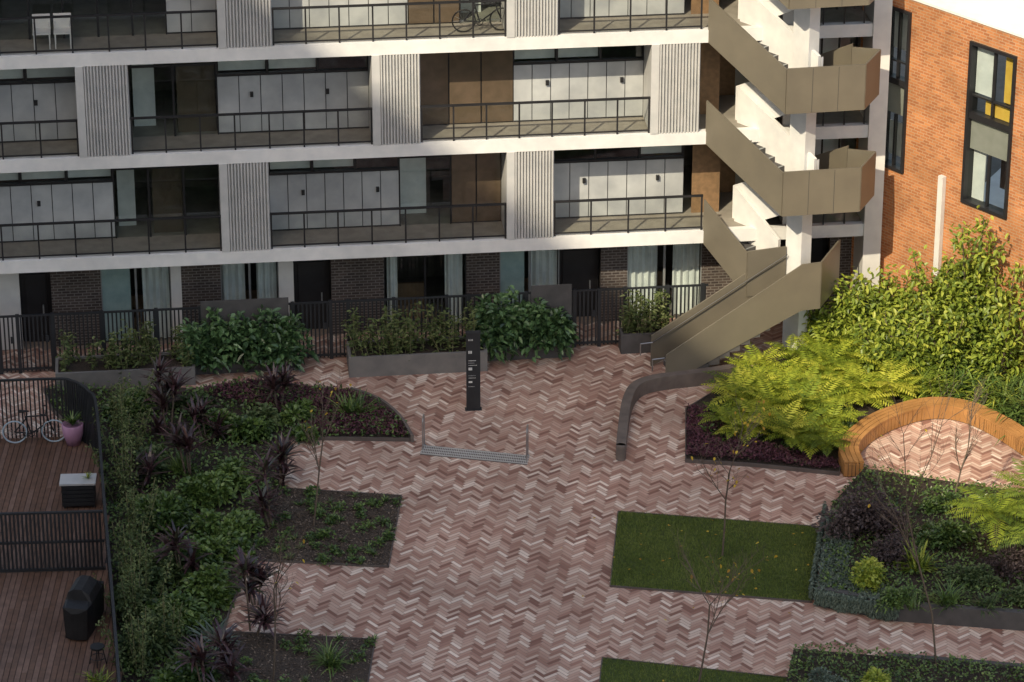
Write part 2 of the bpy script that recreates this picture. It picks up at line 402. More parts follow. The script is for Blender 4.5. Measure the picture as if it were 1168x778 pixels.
for li,ys,piers,light,dark,bronze in lev:
    z0=zS[li]+.222; z1=zS[li+1]-.06; S=lambda x:FS(x,ys)[0]
    for a,c in piers:
        a,c=S(a),S(c)
        pr.box(FA,a,a+.22,DB,.02,z0+.05,zS[li+1]-.10,0)
        pr.box(FA,a+.22,c,-.5,-.08,z0+.05,zS[li+1]-.10,0)
        pr.box(FA,c-.08,c,DB,-.5,z0,z1,0)
        k=int((c-a-.22)/.085); st=(c-a-.22)/k
        for i in range(k):
            x=a+.22+i*st
            pts=[(x,-.078),(x+st*.25,.01),(x+st*.65,.01),(x+st*.9,-.078)]
            for (xa,da),(xb,db) in zip(pts[:-1],pts[1:]):
                pr.face([FW(xa,da,z0+.05),FW(xb,db,z0+.05),FW(xb,db,zS[li+1]-.101),FW(xa,da,zS[li+1]-.101)],0)
    hp=1.72
    for a,c in light:
        a,c=S(a),S(c); k=max(1,round((c-a)/.56)); st=(c-a)/k
        wl.box(FA,a,c,DB-.1,DB-.04,z0,z0+hp,1)
        for i in range(k):
            wl.box(FA,a+i*st+.012,a+(i+1)*st-.012,DB-.04,DB+random.uniform(-.004,.004),z0+.06,z0+hp-.02,0)
        for xx in np.arange(a+.9,c-.3,2.1):
            wl.box(FA,xx,xx+.09,DB+.006,DB+.08,z0+1.1,z0+1.24,2)
        wl.box(FA,a,c,DB-.1,DB+.03,z0+hp,z0+hp+.06,2)
        k2=max(1,round((c-a)/1.3)); s2=(c-a)/k2
        for i in range(k2+1): wl.box(FA,max(a,a+i*s2-.03),min(c,a+i*s2+.03),DB-.09,DB,z0+hp+.06,z1,2)
        gl.pane(FA,a,c,DB-.05,z0+hp+.06,z1,0)
        for i in range(k2):
            if random.random()<.5: wl.box(FA,a+i*s2+.05,a+(i+1)*s2-.05,DB-.2,DB-.18,z0+hp+.1,z1,5)
    for a,c in dark:
        a,c=S(a),S(c); k=max(1,round((c-a)/1.0)); st=(c-a)/k
        for i in range(k+1): wl.box(FA,max(a,a+i*st-.03),min(c,a+i*st+.03),DB-.09,DB,z0,z1,2)
        wl.box(FA,a,c,DB-.085,DB-.005,z0+2.05,z0+2.1,2)
        gl.pane(FA,a,c,DB-.05,z0,z1,0)
        wl.box(FA,a+.1,a+.1+st*.5,DB-.9,DB-.88,z0,z0+2.1,5)
        wl.box(FA,a+st+.1,a+2*st-.05,DB-.3,DB-.28,z0,z0+2.4,4)
    for a,c in bronze:
        a,c=S(a),S(c); k=max(1,round((c-a)/.95)); st=(c-a)/k
        for i in range(k): wl.box(FA,a+i*st+.02,a+(i+1)*st-.02,DB-.05,DB+.0,z0+.05,z0+2.15,4)
        wl.box(FA,a,c,DB-.1,DB-.05,z0,z1,2)
    ps=sorted(piers); edges=[-88]+[x for p in ps for x in p]+[802]
    if edges[1]<-88: edges=edges[2:]
    for a,c in zip(edges[0::2],edges[1::2]):
        if c-a<12: continue
        a,c=S(a),S(c); zt=zS[li]+.27
        k=max(1,round((c-a)/.98)); st=(c-a)/k
        for i in range(k+1):
            x=min(max(a+i*st,a+.03),c-.03); rl.box(FA,x-.022,x+.022,-.12,-.07,zt,zt+1.02,0)
        rl.box(FA,a,c,-.13,-.05,zt+1.02,zt+1.07,0); rl.box(FA,a,c,-.115,-.085,zt+.06,zt+.1,0)
        gl.pane(FA,a,c,-.10,zt+.09,zt+1.0,1)
    a,c=S(916),S(988); zt=zS[li]+.27; k=3; st=(c-a)/k
    for i in range(k+1):
        x=min(max(a+i*st,a+.03),c-.03); rl.box(FA,x-.018,x+.018,-.12,-.07,zt,zt+1.02,0)
    rl.box(FA,a,c,-.13,-.05,zt+1.02,zt+1.06,0); gl.pane(FA,a,c,-.10,zt+.09,zt+1.0,1)
    wl.box(FA,S(895),S(918),-4.2,-.25,z0,z1,6)
    wl.box(FA,S(918),S(945),DB-.05,DB,z0,z1,0)
    for i in range(3): wl.box(FA,S(945)+i*.5,S(945)+i*.5+.05,DB-.05,DB+.02,z0,z1,2)
    gl.pane(FA,S(945),S(988),DB-.03,z0,z1,0); wl.box(FA,S(948),S(970),DB-.3,DB-.28,z0,z1,5)
    wl.box(FA,S(798),S(830),-1.5,-1.45,z0,z1,7); wl.box(FA,S(830),S(895),-3.0,-2.9,z0,z1,0)
    wl.box(FA,S(832),S(858),-2.9,-2.86,z0,z0+2.1,7)
pr.obj('corrugated_piers',m_pier,BLD)
wl.obj('gallery_walls',[m_panel,m_joint,m_black,m_white,m_bronzeG,m_curt,m_slab,m_timber],BLD)
rl.obj('balustrades',m_black,BLD); gl.obj('glazing',[m_glass,m_glassR],BLD)
g0=MB(); g1=MB(); DG=-1.3; zc=2.94
def Sg(x): return FS(x,325,DG)[0]
def curtain(mb,a,c,d,z0,z1,mat):
    n=max(4,int((c-a)/.045)); ph=random.uniform(0,6)
    for i in range(n):
        xa=a+(c-a)*i/n; xb=a+(c-a)*(i+1)/n
        f=lambda k:d+.05*math.sin(k*1.5+ph)+.02*math.sin(k*.6)
        mb.face([FW(xa,f(i),z0),FW(xb,f(i+1),z0),FW(xb,f(i+1),z1),FW(xa,f(i),z1)],mat)
seg=[(-90,-5,'b'),(-5,22,'w'),(22,58,'d'),(58,115,'b'),(115,195,'gt'),(195,207,'w'),(207,252,'b'),(252,318,'gc'),(318,335,'w'),(335,378,'d'),(378,438,'b'),
 (438,532,'gd'),(532,570,'b'),(570,638,'gt'),(638,685,'d'),(685,715,'b'),(715,800,'gc'),(800,860,'b'),(860,945,'d'),(945,990,'b')]
for a,c,t in seg:
    A_,C_=Sg(a),Sg(c)
    if t=='b': g0.box(FA,A_,C_,DG-.2,DG,0,zc,0)
    elif t=='w': g0.box(FA,A_,C_,DG-.15,DG+.05,0,zc,1)
    elif t=='d':
        g0.box(FA,A_,C_,DG-.5,DG-.45,0,zc,2); g0.box(FA,A_+.15,C_-.15,DG-.45,DG-.4,0,2.1,3); g0.box(FA,C_-.28,C_-.24,DG-.4,DG-.34,.9,1.15,6)
    else:
        k=max(2,round((C_-A_)/.95)); st=(C_-A_)/k
        for i in range(k+1): g0.box(FA,max(A_,A_+i*st-.03),min(C_,A_+i*st+.03),DG-.1,DG-.02,0,zc,6 if t!='gd' else 3)
        g0.box(FA,A_,C_,DG-.095,DG-.025,zc-.08,zc-.001,6)
        g1.pane(FA,A_,C_,DG-.065,0,zc-.08,0)
        # low furniture inside each room
        g0.box(FA,A_+.4,A_+1.3,DG-1.4,DG-.8,0,.45,7); g0.box(FA,A_+.4,A_+1.3,DG-1.5,DG-1.4,0,.85,7)
        if t=='gt': g0.box(FA,A_+.03,A_+(C_-A_)*.42,DG-.16,DG-.14,.05,2.8,5); curtain(g0,C_-.8,C_-.05,DG-.19,.05,2.8,4)
        if t=='gc': curtain(g0,A_+.03,A_+(C_-A_)*.42,DG-.19,.05,2.8,4); curtain(g0,A_+(C_-A_)*.62,C_-.05,DG-.19,.05,2.8,4)
        if t=='gd': curtain(g0,C_-.6,C_-.1,DG-.2,.05,2.8,4); curtain(g0,A_+.1,A_+.4,DG-.2,.05,2.8,4)
g0.obj('ground_floor_walls',[m_dbrick,m_white,m_darkG,m_black,m_curt,m_curtT,m_frameL,m_lamp],BLD)
g1.obj('ground_floor_glass',m_glass,BLD)

FN=MB(); df=.34
def Sf(x): return FS(x,400,df)[0]
a,c=Sf(-90),Sf(806); x=a; hF=1.78
while x<c:
    FN.box(FA,x,x+.045,df-.02,df+.02,.06,hF-.05,0); x+=.115
FN.box(FA,a,c,df-.03,df+.03,hF-.05,hF,0); FN.box(FA,a,c,df-.025,df+.025,.1,.16,0)
for px in (-60,0,22,62,118,180,230,335,378,398,450,510,535,600,655,683,712,760,800):
    s=Sf(px); FN.box(FA,s-.05,s+.05,df-.05,df+.05,0,hF+.02,0)
for px in (374,679,18,58): 
    s=Sf(px); FN.box(FA,s-.12,s-.02,df+.03,df+.06,.95,1.15,0)
FN.obj('slat_fence',m_char)

def planter(name,px0,px1,d0,d1,h,mat=m_conc,wall=.08):
    s0=FS(px0,410,d1)[0]; s1=FS(px1,410,d1)[0]
    p=MB(); p.box(FA,s0,s1,d1-wall,d1,0,h,0); p.box(FA,s0,s1,d0,d0+wall,0,h,0)
    p.box(FA,s0,s0+wall,d0+wall,d1-wall,0,h,0); p.box(FA,s1-wall,s1,d0+wall,d1-wall,0,h,0)
    p.box(FA,s0+wall,s1-wall,d0+wall,d1-wall,h-.12,h-.06,1)
    p.obj(name,[mat,m_soil]); return s0,s1
def cane_plants(name,s0,s1,d0,d1,z,n,h):
    q=Q(); tb=MB()
    for i in range(n):
        s=rng.uniform(s0+.1,s1-.1);d=rng.uniform(d0+.12,d1-.12); hh=h*rng.uniform(.5,1.25)
        lean=rng.normal(0,.12,2); p0=FW(s,d,z); p1=FW(s+lean[0],d+lean[1],z+hh)
        tb.tube(p0,p1,.01,0,4)
        m=int(40*hh); t=rng.uniform(.05,1.05,m)[:,None]
        P=p0+(p1-p0)*t+rng.normal(size=(m,3))*.05; D=ru(m); D[:,2]=np.abs(D[:,2])*.4
        addleaf(q,P,D,rng.uniform(.10,.19,m),.07,np.clip(rng.normal(.5,.25,m),0,1),droop=.3)
    e=empty(name,FW((s0+s1)/2,(d0+d1)/2,z)); q.obj('leaves',l_bamb,e); tb.obj('canes',m_stem,e)
s0,s1=planter('concrete_planter',62,222,.55,1.65,.55,m_conc); cane_plants('cane_shrub_row',s0,s1,.55,1.65,.45,44,.95)
s0,s1=planter('concrete_planter',398,556,.55,1.65,.62,m_conc); cane_plants('cane_shrub_row',s0,s1,.55,1.65,.5,58,1.0)
s0,s1=planter('concrete_planter',708,768,.45,.95,.6,m_concD); cane_plants('cane_shrub_row',s0,s1,.45,.95,.5,28,1.05)
def hedge(name,s0,s1,dc,z0,z1,n):
    q=Q(); k=6; L=s1-s0
    for i in range(k):
        s=s0+L*(i+.5)/k; hh=(z1-z0)*(.80+.20*math.sin(math.pi*(i+.5)/k))*rng.uniform(.92,1.08)
        c=FW(s,dc+rng.normal(0,.05),z0)
        shrub(q,c,(L/k*1.25,.72,hh*.98),n//k,.25,.13,lobes=11,droop=.35,tone=.05)
        shrub(q,c,(L/k*1.15,.62,hh*.6),n//k//3,.24,.13,lobes=7,droop=.45)
    q.obj(name,l_hedge)
s0,s1=planter('low_planter',216,340,.42,1.0,.4,m_concD); hedge('broadleaf_hedge',s0,s1,.8,.25,1.95,2800)
s0,s1=planter('low_planter',541,652,.42,1.0,.42,m_concD); hedge('broadleaf_hedge',s0+.1,s1-.2,.8,.3,2.15,2700)
b=MB(); sa_,sb_=FS(231,405,.5)[0],FS(331,405,.5)[0]; b.box(FA,sa_,sb_,.39,.415,0,1.98,0); b.obj('screen_wall',m_concD)
b=MB(); sa_,sb_=FS(606,400,.5)[0],FS(652,400,.5)[0]; b.box(FA,sa_,sb_,.39,.415,0,2.0,0); b.obj('screen_wall',m_concD)

# ------------------------------------------------------------- staircase
ST=empty('external_staircase',(7.5,89.5,0))
pn=MB(); tr=MB(); wh=MB()
a0=np.array([5.4,90.85]); a1=np.array([7.4,88.6]); dA=(a1-a0)/np.hypot(*(a1-a0)); pR=np.array([-dA[1],dA[0]]) 
if pR[0]<0: pR=-pR
def flight(mb,p,dirv,side,w,z0,z1,n,L,mat=0):
    st=L/n; 
    for i in range(n):
        za=z0+(z1-z0)*(i+1)/n
        q0=p+dirv*st*i; q1=p+dirv*(st*(i+1)+.02)
        P=[(*q0,za-.22),(*q1,za-.22),(*(q1+side*w),za-.22),(*(q0+side*w),za-.22)]
        P+= [(x,y,za) for x,y,_ in P]
        mb.hexa(P,mat)
        P=[(*(q1-dirv*.06+side*.02),za+.002),(*(q1-dirv*.002+side*.02),za+.002),(*(q1-dirv*.002+side*(w-.02)),za+.002),(*(q1-dirv*.06+side*(w-.02)),za+.002)]
        P+= [(x,y,za+.006) for x,y,_ in P]
        mb.hexa(P,2)
WD=1.2
LR=np.array([9.55,88.95]); LR2=np.array([10.05,90.1])
for zf in (6.27,9.27,12.27,15.27):
    zl=zf-1.25; L=np.hypot(*(a1-a0))
    flight(tr,a0,dA,pR,WD,zf,zl,8,L)
    pn.plate(a0,a1,zf-.36,zf+.92,zl-.36,zl+.92,.05)
    inn=a1+pR*WD; bo=a1+pR*2.55
    tr.prism([a1,LR,LR2,bo,inn],zl-.25,zl-.003)
    pn.plate(a1,LR,zl-.36,zl+.95,zl-.36,zl+.95,.05); pn.plate(LR,LR2,zl-.36,zl+.95,zl-.36,zl+.95,.05)
    pn.plate(LR2,bo,zl-.36,zl+.95,zl-.36,zl+.95,.05)
    i0=a0+pR*WD; 
    wh.plate(i0+pR*.06,inn+pR*.06,zf-.4,zf+1.0,zl-.4,zl+1.0,.1)
    b0=a1+pR*1.35
    flight(tr,b0,-dA,pR,1.15,zl,zf-3.0,10,L+.2)
    pn.plate(bo,bo-dA*(L+.2),zl-.38,zl+1.05,zf-3.38,zf-1.95,.05)
    wh.plate(inn+pR*.17,inn+pR*.17-dA*(L+.2),zl-.4,zl+.95,zf-3.4,zf-2.05,.08)
    for t in (.33,.66):
        p=a1+(LR-a1)*t; n_=np.array([(LR-a1)[1],-(LR-a1)[0]]); n_/=np.hypot(*n_); dd=(LR-a1)/np.hypot(*(LR-a1))
        tr.box((p,dd,n_),-.006,.006,.026,.029,zl-.35,zl+.93,3)
zf=3.27; zl=2.2; a1l=a0+dA*1.75
flight(tr,a0,dA,pR,WD,zf,zl,6,1.75); pn.plate(a0,a1l,zf-.38,zf+.95,zl-.38,zl+.95,.05)
wh.plate(a0+pR*(WD+.06),a1l+pR*(WD+.06),zf-.4,zf+1.0,zl-.4,zl+1.0,.1)
F0=np.array([8.55,88.8]); F1=np.array([4.25,87.55]); dC=(F1-F0)/np.hypot(*(F1-F0)); pC=np.array([dC[1],-dC[0]]); 
if pC[1]<0: pC=-pC
wC=1.3; Fs=F0+dC*.55; LC=np.hypot(*(F1-Fs))-.1
tr.prism([F0,Fs,Fs+pC*wC,a1l+dC*.02,a1l+pR*1.2,(8.3,90.7),(9.2,90.4)],zl-.25,zl-.003)
flight(tr,Fs,dC,pC,wC,zl,0.0,13,LC)
pn.plate(F0,Fs,zl-.4,zl+1.0,zl-.4,zl+1.0,.05); pn.plate(Fs,F1,zl-.4,zl+1.0,.02,.95,.05)
pn.plate(F0,np.array([9.2,90.4]),zl-.4,zl+1.0,zl-.4,zl+1.0,.05)
pn.plate(Fs+pC*wC,F1+pC*wC,zl-.4,zl+1.0,.02,.95,.05)
pn.plate(a1l,Fs+pC*wC+dC*.0,zl-.38,zl+1.0,zl-.38,zl+1.0,.05)
cx=a0+dA*2.45+pR*(WD+.1); cf=(cx,dA,pR)
wh.box(cf,-.3,.3,-.2,.2,0,18.6,0)
for off in (.12,wC-.12):
    p=Fs+pC*off; e_=F1+pC*off
    tr.tube((*p,zl+.8),(*(e_),.8),.016,4)
    tr.tube((*e_,.8),(*(e_+dC*.35),.8),.018,1); tr.tube((*(e_+dC*.35),.8),(*(e_+dC*.35),.45),.018,1)
pn.obj('bronze_balustrade_panels',m_olive,ST); tr.obj('treads_and_landings',[m_concD,m_steel,m_frameL,m_joint,m_char],ST); wh.obj('white_core',m_slab,ST)

# ------------------------------------------------------------- brick building
BB=empty('brick_building',(16,88,0)); b=MB()
ztop=WS(1100,20)[1]; k1=16.
def hole(px0,px1,py0,py1):
    ka,za=WS(px0,py0); kb,_=WS(px1,py0); _,zb=WS(px0,py1); return ka,kb,zb,za
w2=hole(1108,1162,46,234); w1=hole(1011,1041,4,190)
ks=[-1.5,w1[0],w1[1],w2[0],w2[1],8.8,10.9,k1]
w3=(8.8,10.9,w2[2],w2[3])
def col(ka,kb,wn):
    if wn is None: b.box(WA,ka,kb,-.35,0,0,ztop,0)
    else:
        b.box(WA,ka,kb,-.35,0,0,wn[2],0); b.box(WA,ka,kb,-.35,0,wn[3],ztop,0)
col(ks[0],ks[1],None);col(ks[1],ks[2],w1);col(ks[2],ks[3],None);col(ks[3],ks[4],w2);col(ks[4],ks[5],None);col(ks[5],ks[6],w3);col(ks[6],ks[7],None)
b.obj('brick_wall',m_rbrick,BB)
b=MB()
P1=WO-1.5*WE; P2=WO+k1*WE
b.prism([P1-WN*.36,P2-WN*.36,P2+np.array([14,12]),P1+np.array([14,26])],ztop-.12,ztop-.02,0)
b.prism([P1-WN*.36,P2-WN*.36,P2+np.array([14,12]),P1+np.array([14,26])],0,.2,0)
b.box(WA,-1.5,k1,-.4,.03,ztop,ztop+.07,0)
b.obj('white_roof',m_roofw,BB)
b=MB(); g=MB()
for wi,wn in enumerate((w1,w2,w3)):
    ka,kb,za,zb=wn; t=.09
    b.box(WA,ka,ka+t,-.3,.07,za,zb,0); b.box(WA,kb-t,kb,-.3,.07,za,zb,0); b.box(WA,ka+t,kb-t,-.3,.07,zb-t,zb,0); b.box(WA,ka+t,kb-t,-.3,.07,za,za+t,0)
    zm=za+(zb-za)*.55
    b.box(WA,ka+t,kb-t,-.25,.03,zm-.09,zm+.09,0)
    b.box(WA,ka+t,kb-t,-.15,-.1,zm-1.0,zm-.09,1)
    km=ka+(kb-ka)*.5; b.box(WA,km-.03,km+.03,-.14,-.04,zm+.09,zb-t,0); b.box(WA,km-.03,km+.03,-.14,-.04,za+t,zm-1.0,0)
    b.box(WA,ka+t,kb-t,-.14,-.04,zm+.55,zm+.6,0)
    g.pane(WA,ka+t,kb-t,-.095,zm+.09,zb-t,0); g.pane(WA,ka+t,kb-t,-.085,za+t,zm-1.0,0)
    if wi>0:
        b.box(WA,km+.3,kb-.1,-.2,-.17,zm+.62,zb-t,2); b.box(WA,ka+.1,km-.05,-.2,-.17,zm+.62,zb-t,3)
        b.box(WA,ka+.1,km-.3,-.3,-.27,za+t,zm-1.05,3); b.box(WA,ka+.5,kb-.1,-.2,-.17,zm+.1,zm+.54,2)
    else: b.box(WA,ka+.1,kb-.1,-.3,-.27,zb-1.3,zb-t,3); b.box(WA,ka+.1,kb-.1,-.3,-.27,za+.3,za+1.3,3)
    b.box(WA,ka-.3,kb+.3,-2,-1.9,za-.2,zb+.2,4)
b.obj('window_frames',[m_black,m_spand,m_curtY,m_curt,m_room],BB); g.obj('window_glass',m_glass,BB)
b=MB(); ka,za=WS(1077,200); _,zb=WS(1077,292)
b.box(WA,ka-.09,ka+.09,.01,.15,zb-.6,za,0); b.obj('downpipe',m_white,BB)

# neighbouring tower (left of / behind the camera)
az=math.radians(27); el=math.radians(40)
SD=np.array([-math.sin(az)*math.cos(el),-math.cos(az)*math.cos(el),math.sin(el)])
QP=np.array([5.6,89.5,0.]); e=np.array([.503,-.864]); tt=110
R0=QP+SD*tt; nl=np.array([e[1],-e[0]]); nl=nl if nl[0]<0 else -nl
TW=(R0[:2],e,nl)
b=MB(); b.box(TW,-55,60,0,28,0,R0[2],0)
for zz in np.arange(3,R0[2]-1,3.1): b.box(TW,-55,60,-.12,.0,zz,zz+.3,1); 
for zz in np.arange(3.6,R0[2]-3,3.1):
    for xx in np.arange(-54,58,4): b.box(TW,xx,xx+2.0,-.03,-.005,zz,zz+1.9,2)
b.obj('neighbouring_apartment_tower',[m_tower,m_white,m_bronzeG])

# ------------------------------------------------------------- beds
def bed(name,poly,z,mat,edge=True,ez=.06):
    b=MB(); b.prism(poly,.005,z,0)
    if edge:
        pp=[np.array(p[:2]) for p in poly]+[np.array(poly[0][:2])]
        for p,q_ in zip(pp[:-1],pp[1:]): b.plate(p,q_,.004,ez,.004,ez,.03,1)
    return b.obj(name,[mat,m_kerb])
lawn1=PG([(705,585),(940,603),(925,688),(696,670)]); lawn2=PG([(687,752),(908,776),(892,870),(676,850)])
bed('lawn',lawn1,.04,m_lawnb); bed('lawn',lawn2,.04,m_lawnb)
def grass(name,poly,n):
    q=Q(); P=sample(poly,n); base=np.concatenate([P,np.full((n,1),.04)],1)
    t=.5+.3*fbm(P[:,0]*1.5,P[:,1]*1.5)
    blades(q,base,rng.uniform(0,6.28,n),rng.uniform(.6,1.4,n),rng.uniform(.04,.085,n),.014,.5,np.clip(t+rng.normal(size=n)*.25,0,1),seg=2)
    q.obj(name,l_grass)
grass('grass',lawn1,36000); grass('grass',lawn2,18000)
q=Q()
for poly,n in ((lawn1,20),(lawn2,8),(PG([(640,560),(980,600),(960,740),(640,760)]),14)):
    P=sample(poly,n); addleaf(q,np.concatenate([P,np.full((n,1),.085)],1),ru(n)*np.array([1,1,.15]),.08,.055,rng.uniform(0,1,n),droop=0)
q.obj('fallen_leaves',l_yel)
gardenL=PG([(50,447),(222,447),(300,438),(400,450),(440,466),(462,488),(468,504),(330,502),(318,558),(300,600),(285,640),(262,700),(255,722),(225,860),(130,860),(124,700),(112,520),(60,470)])
bed('garden_bed',gardenL,.07,m_soil,ez=.12)
bedA=PG([(319,558),(458,567),(443,648),(286,640)]); bedB=PG([(257,722),(428,731),(406,860),(228,860)])
bed('mulch_garden_bed',bedA,.05,m_gravel); bed('mulch_garden_bed',bedB,.05,m_gravel)
wallK=lambda k:(WO+k*WE+WN*.02)
gardenR=PG([(782,470),(782,528),(860,533),(957,543),(962,515),(985,490),(1015,473),(1060,460),(1100,462),(1140,480),(1200,512)])+[wallK(8.5),wallK(.2),G(985,385),G(930,392),G(880,408),G(850,428)]
bed('garden_bed',gardenR,.08,m_soil,ez=.12)
bedR=PG([(948,592),(932,690),(1025,708),(1210,722),(1250,600),(1168,578),(1060,562),(985,550)])
b=MB(); b.prism(bedR,.005,.42,0); 
pp=PG([(932,690),(1025,708),(1210,722)])
b.sweep(pp,-.06,.12,.0,.5,1); b.obj('raised_garden_bed',[m_soil,m_concD])
bedS=PG([(905,752),(1210,778),(1200,880),(880,860)])
b=MB(); b.prism(bedS,.005,.3,0); b.sweep(PG([(1010,762),(1210,779)]),-.05,.1,0,.38,1); b.obj('raised_garden_bed',[m_soil,m_concD])
q=Q()
for poly,n in ((bedA,6500),(bedB,5200)):
    P=sample(poly,n); addleaf(q,np.concatenate([P,np.full((n,1),.052)],1),ru(n)*np.array([1,1,.35]),rng.uniform(.04,.10,n),.035,np.clip(rng.normal(.4,.28,n),0,1),droop=0)
q.obj('mulch_chips',l_peb)

cw=smoothpath([p[:2] for p in PG([(708,524),(711,495),(716,468),(727,452),(752,444),(800,438),(848,431)])])
b=MB(); b.sweep(cw,-.13,.13,0,.42,0); b.lathe(G(708,524),[(0,.42),(.13,.42),(.13,0)],0,16); b.obj('low_curved_wall',m_cwall)
cw=smoothpath([p[:2] for p in PG([(400,450),(432,462),(456,482),(470,505)])])
b=MB(); b.sweep(cw,-.03,.05,0,.22,0); b.obj('curved_steel_edging',m_cwall)

cb=smoothpath([p[:2] for p in PG([(974,528),(968,508),(984,488),(1014,471),(1058,459),(1100,462),(1142,480),(1185,508),(1230,535)],.42)],8)
BE=empty('curved_timber_bench',G(1050,470))
b=MB(); 
for off in np.arange(-.27,.26,.135): b.sweep(cb,off,off+.120,.40,.45,0)
b.obj('seat_slats',m_timbB,BE)
b=MB(); b.sweep(cb,-.22,.22,.0,.36,0); b.obj('base',m_concD,BE)
b=MB()
pp=[np.array(p) for p in cb]
for p,q_ in zip(pp[:-1],pp[1:]):
    d=q_-p; L=np.hypot(*d); d/=L; n_=np.array([-d[1],d[0]]); k=max(1,int(L/.09))
    for i in range(k):
        o=p+d*(i*L/k)
        for sg in (-1,1): b.box((o,d,n_*sg),.0,L/k*.8,.222,.262,.04,.395,0)
o=pp[0]; d=pp[0]-pp[1]; d/=np.hypot(*d); n_=np.array([-d[1],d[0]])
for i in range(5): b.box((o,d,n_),.0,.03,-.24+i*.1,-.16+i*.1,.04,.395,0)
b.obj('side_slats',m_timbB,BE)

# ------------------------------------------------------------- totem
tp=G(540,467); fr=frame(tp,math.radians(4)); T=empty('wayfinding_totem',tp)
b=MB(); b.box(fr,-.19,.19,-.07,.07,.02,2.3,0); b.box(fr,-.23,.23,-.11,.11,.0,.02,0); b.box(fr,-.2,.2,-.08,.08,2.3,2.34,0)
b.obj('body',m_char,T)
b=MB()
for i,(zz,ln,h) in enumerate([(2.1,.12,.05),(1.72,.08,.08),(1.5,.2,.014),(1.43,.17,.014),(1.36,.22,.014),(1.22,.08,.08),(1.05,.18,.014),(.98,.2,.014),(.84,.09,.05),(.72,.16,.014)]):
    x=-.13
    while x<-.13+ln: b.box(fr,x,x+.014+.008*(i%3),-.075,-.0705,zz,zz+h,0); x+=.034
b.obj('lettering',m_white,T)

# pale step strip + slender rail posts
q4=PG([(482,508),(604,520),(601,531),(479,519)]); b=MB()
u=q4[1]-q4[0]; v=q4[3]-q4[0]
b.prism(q4,.006,.018,1)
for j in range(4):
    b.plate(q4[0]+v*(.1+.26*j),q4[1]+v*(.1+.26*j),.018,.026,.018,.026,.05,0)
for i in range(60):
    p=q4[0]+u*((i+.5)/60); b.plate(p+v*.05,p+v*.95,.0265,.03,.0265,.03,.018,0)
b.obj('step_grate_strip',[m_strip,m_cwall])
def rail(px,py):
    p=G(px,py); e_=np.array([v[0],v[1],0]); e_/=np.linalg.norm(e_); b=MB()
    up=np.array([0,0,.95])
    pts=[p,p+up*.93,p+e_*.05+up,p+e_*.28+up*.98,p+e_*.33+up*.9,p+e_*.33]
    b.path(pts,.019,0,8); b.lathe(p,[(.05,0.013),(.05,.03),(0,.03)],0,12); b.obj('metal_handrail',m_steel)
rail(484,508); rail(602,520)

# ------------------------------------------------------------- terrace left
TE=empty('timber_terrace',G(40,600))
top=[p[:2] for p in PG([(-70,437),(55,432),(84,435),(101,446),(110,464),(118,560),(127,665),(136,778),(143,870)],2.0)]
sp=smoothpath(top,8); zd=.3
poly=[p for p in sp]+[np.array([sp[0][0]-.0,sp[-1][1]])]
b=MB(); b.prism(poly,.0,zd-.03,0); b.obj('deck_base',m_joint,TE)
b=MB()
arr=np.array(sp)
yb=arr[:,1].min(); x=arr[0][0]
while x<arr[:,0].max()-.02:
    ys=[arr[i][1] for i in range(len(arr)-1) if (arr[i][0]-x-.06)*(arr[i+1][0]-x-.06)<=0]
    if ys:
        yt=max(ys)-.03; yl=yb if len(ys)<2 else max(min(ys),yb)
        if len(ys)>=2 or arr[-1][0]>x:
            y=yt
            while y>yl+.05:
                y2=max(yl,y-random.uniform(2.0,3.6)); b.box(ID,x,x+.125,y2+.006,y,zd-.03,zd+random.uniform(-.004,.002),random.choice((0,0,1))); y=y2
    x+=.14
b.obj('deck_boards',[m_deck,m_deck2],TE)
b=MB()
for p,q_ in zip(sp[:-1],sp[1:]):
    d=q_-p; L=np.hypot(*d)
    k=max(1,int(round(L/.105)))
    for i in range(k):
        o=p+d*i/k; b.box((o,d/L,np.array([-d[1],d[0]])/L),-.02,.02,-.02,.02,.1,1.97,0)
b.sweep(sp,-.035,.035,1.97,2.02,0); b.sweep(sp,-.025,.025,.12,.2,0)
b.obj('terrace_slat_fence',m_char,TE)
b=MB(); dv=[G(-70,588,1.95)[:2],G(117,583,1.95)[:2]]; d=dv[1]-dv[0]; L=np.hypot(*d); d/=L; fr=(dv[0],d,np.array([-d[1],d[0]]))
x=0
while x<L-.05: b.box(fr,x,x+.05,-.02,.02,zd+.05,1.92,0); x+=.1
b.box(fr,0,L,-.035,.035,1.92,1.97,0); b.box(fr,0,L,-.03,.03,zd+.03,zd+.1,0); b.box(fr,0,L,-.03,.03,1.1,1.16,0)
b.obj('divider_slat_fence',m_char,TE)

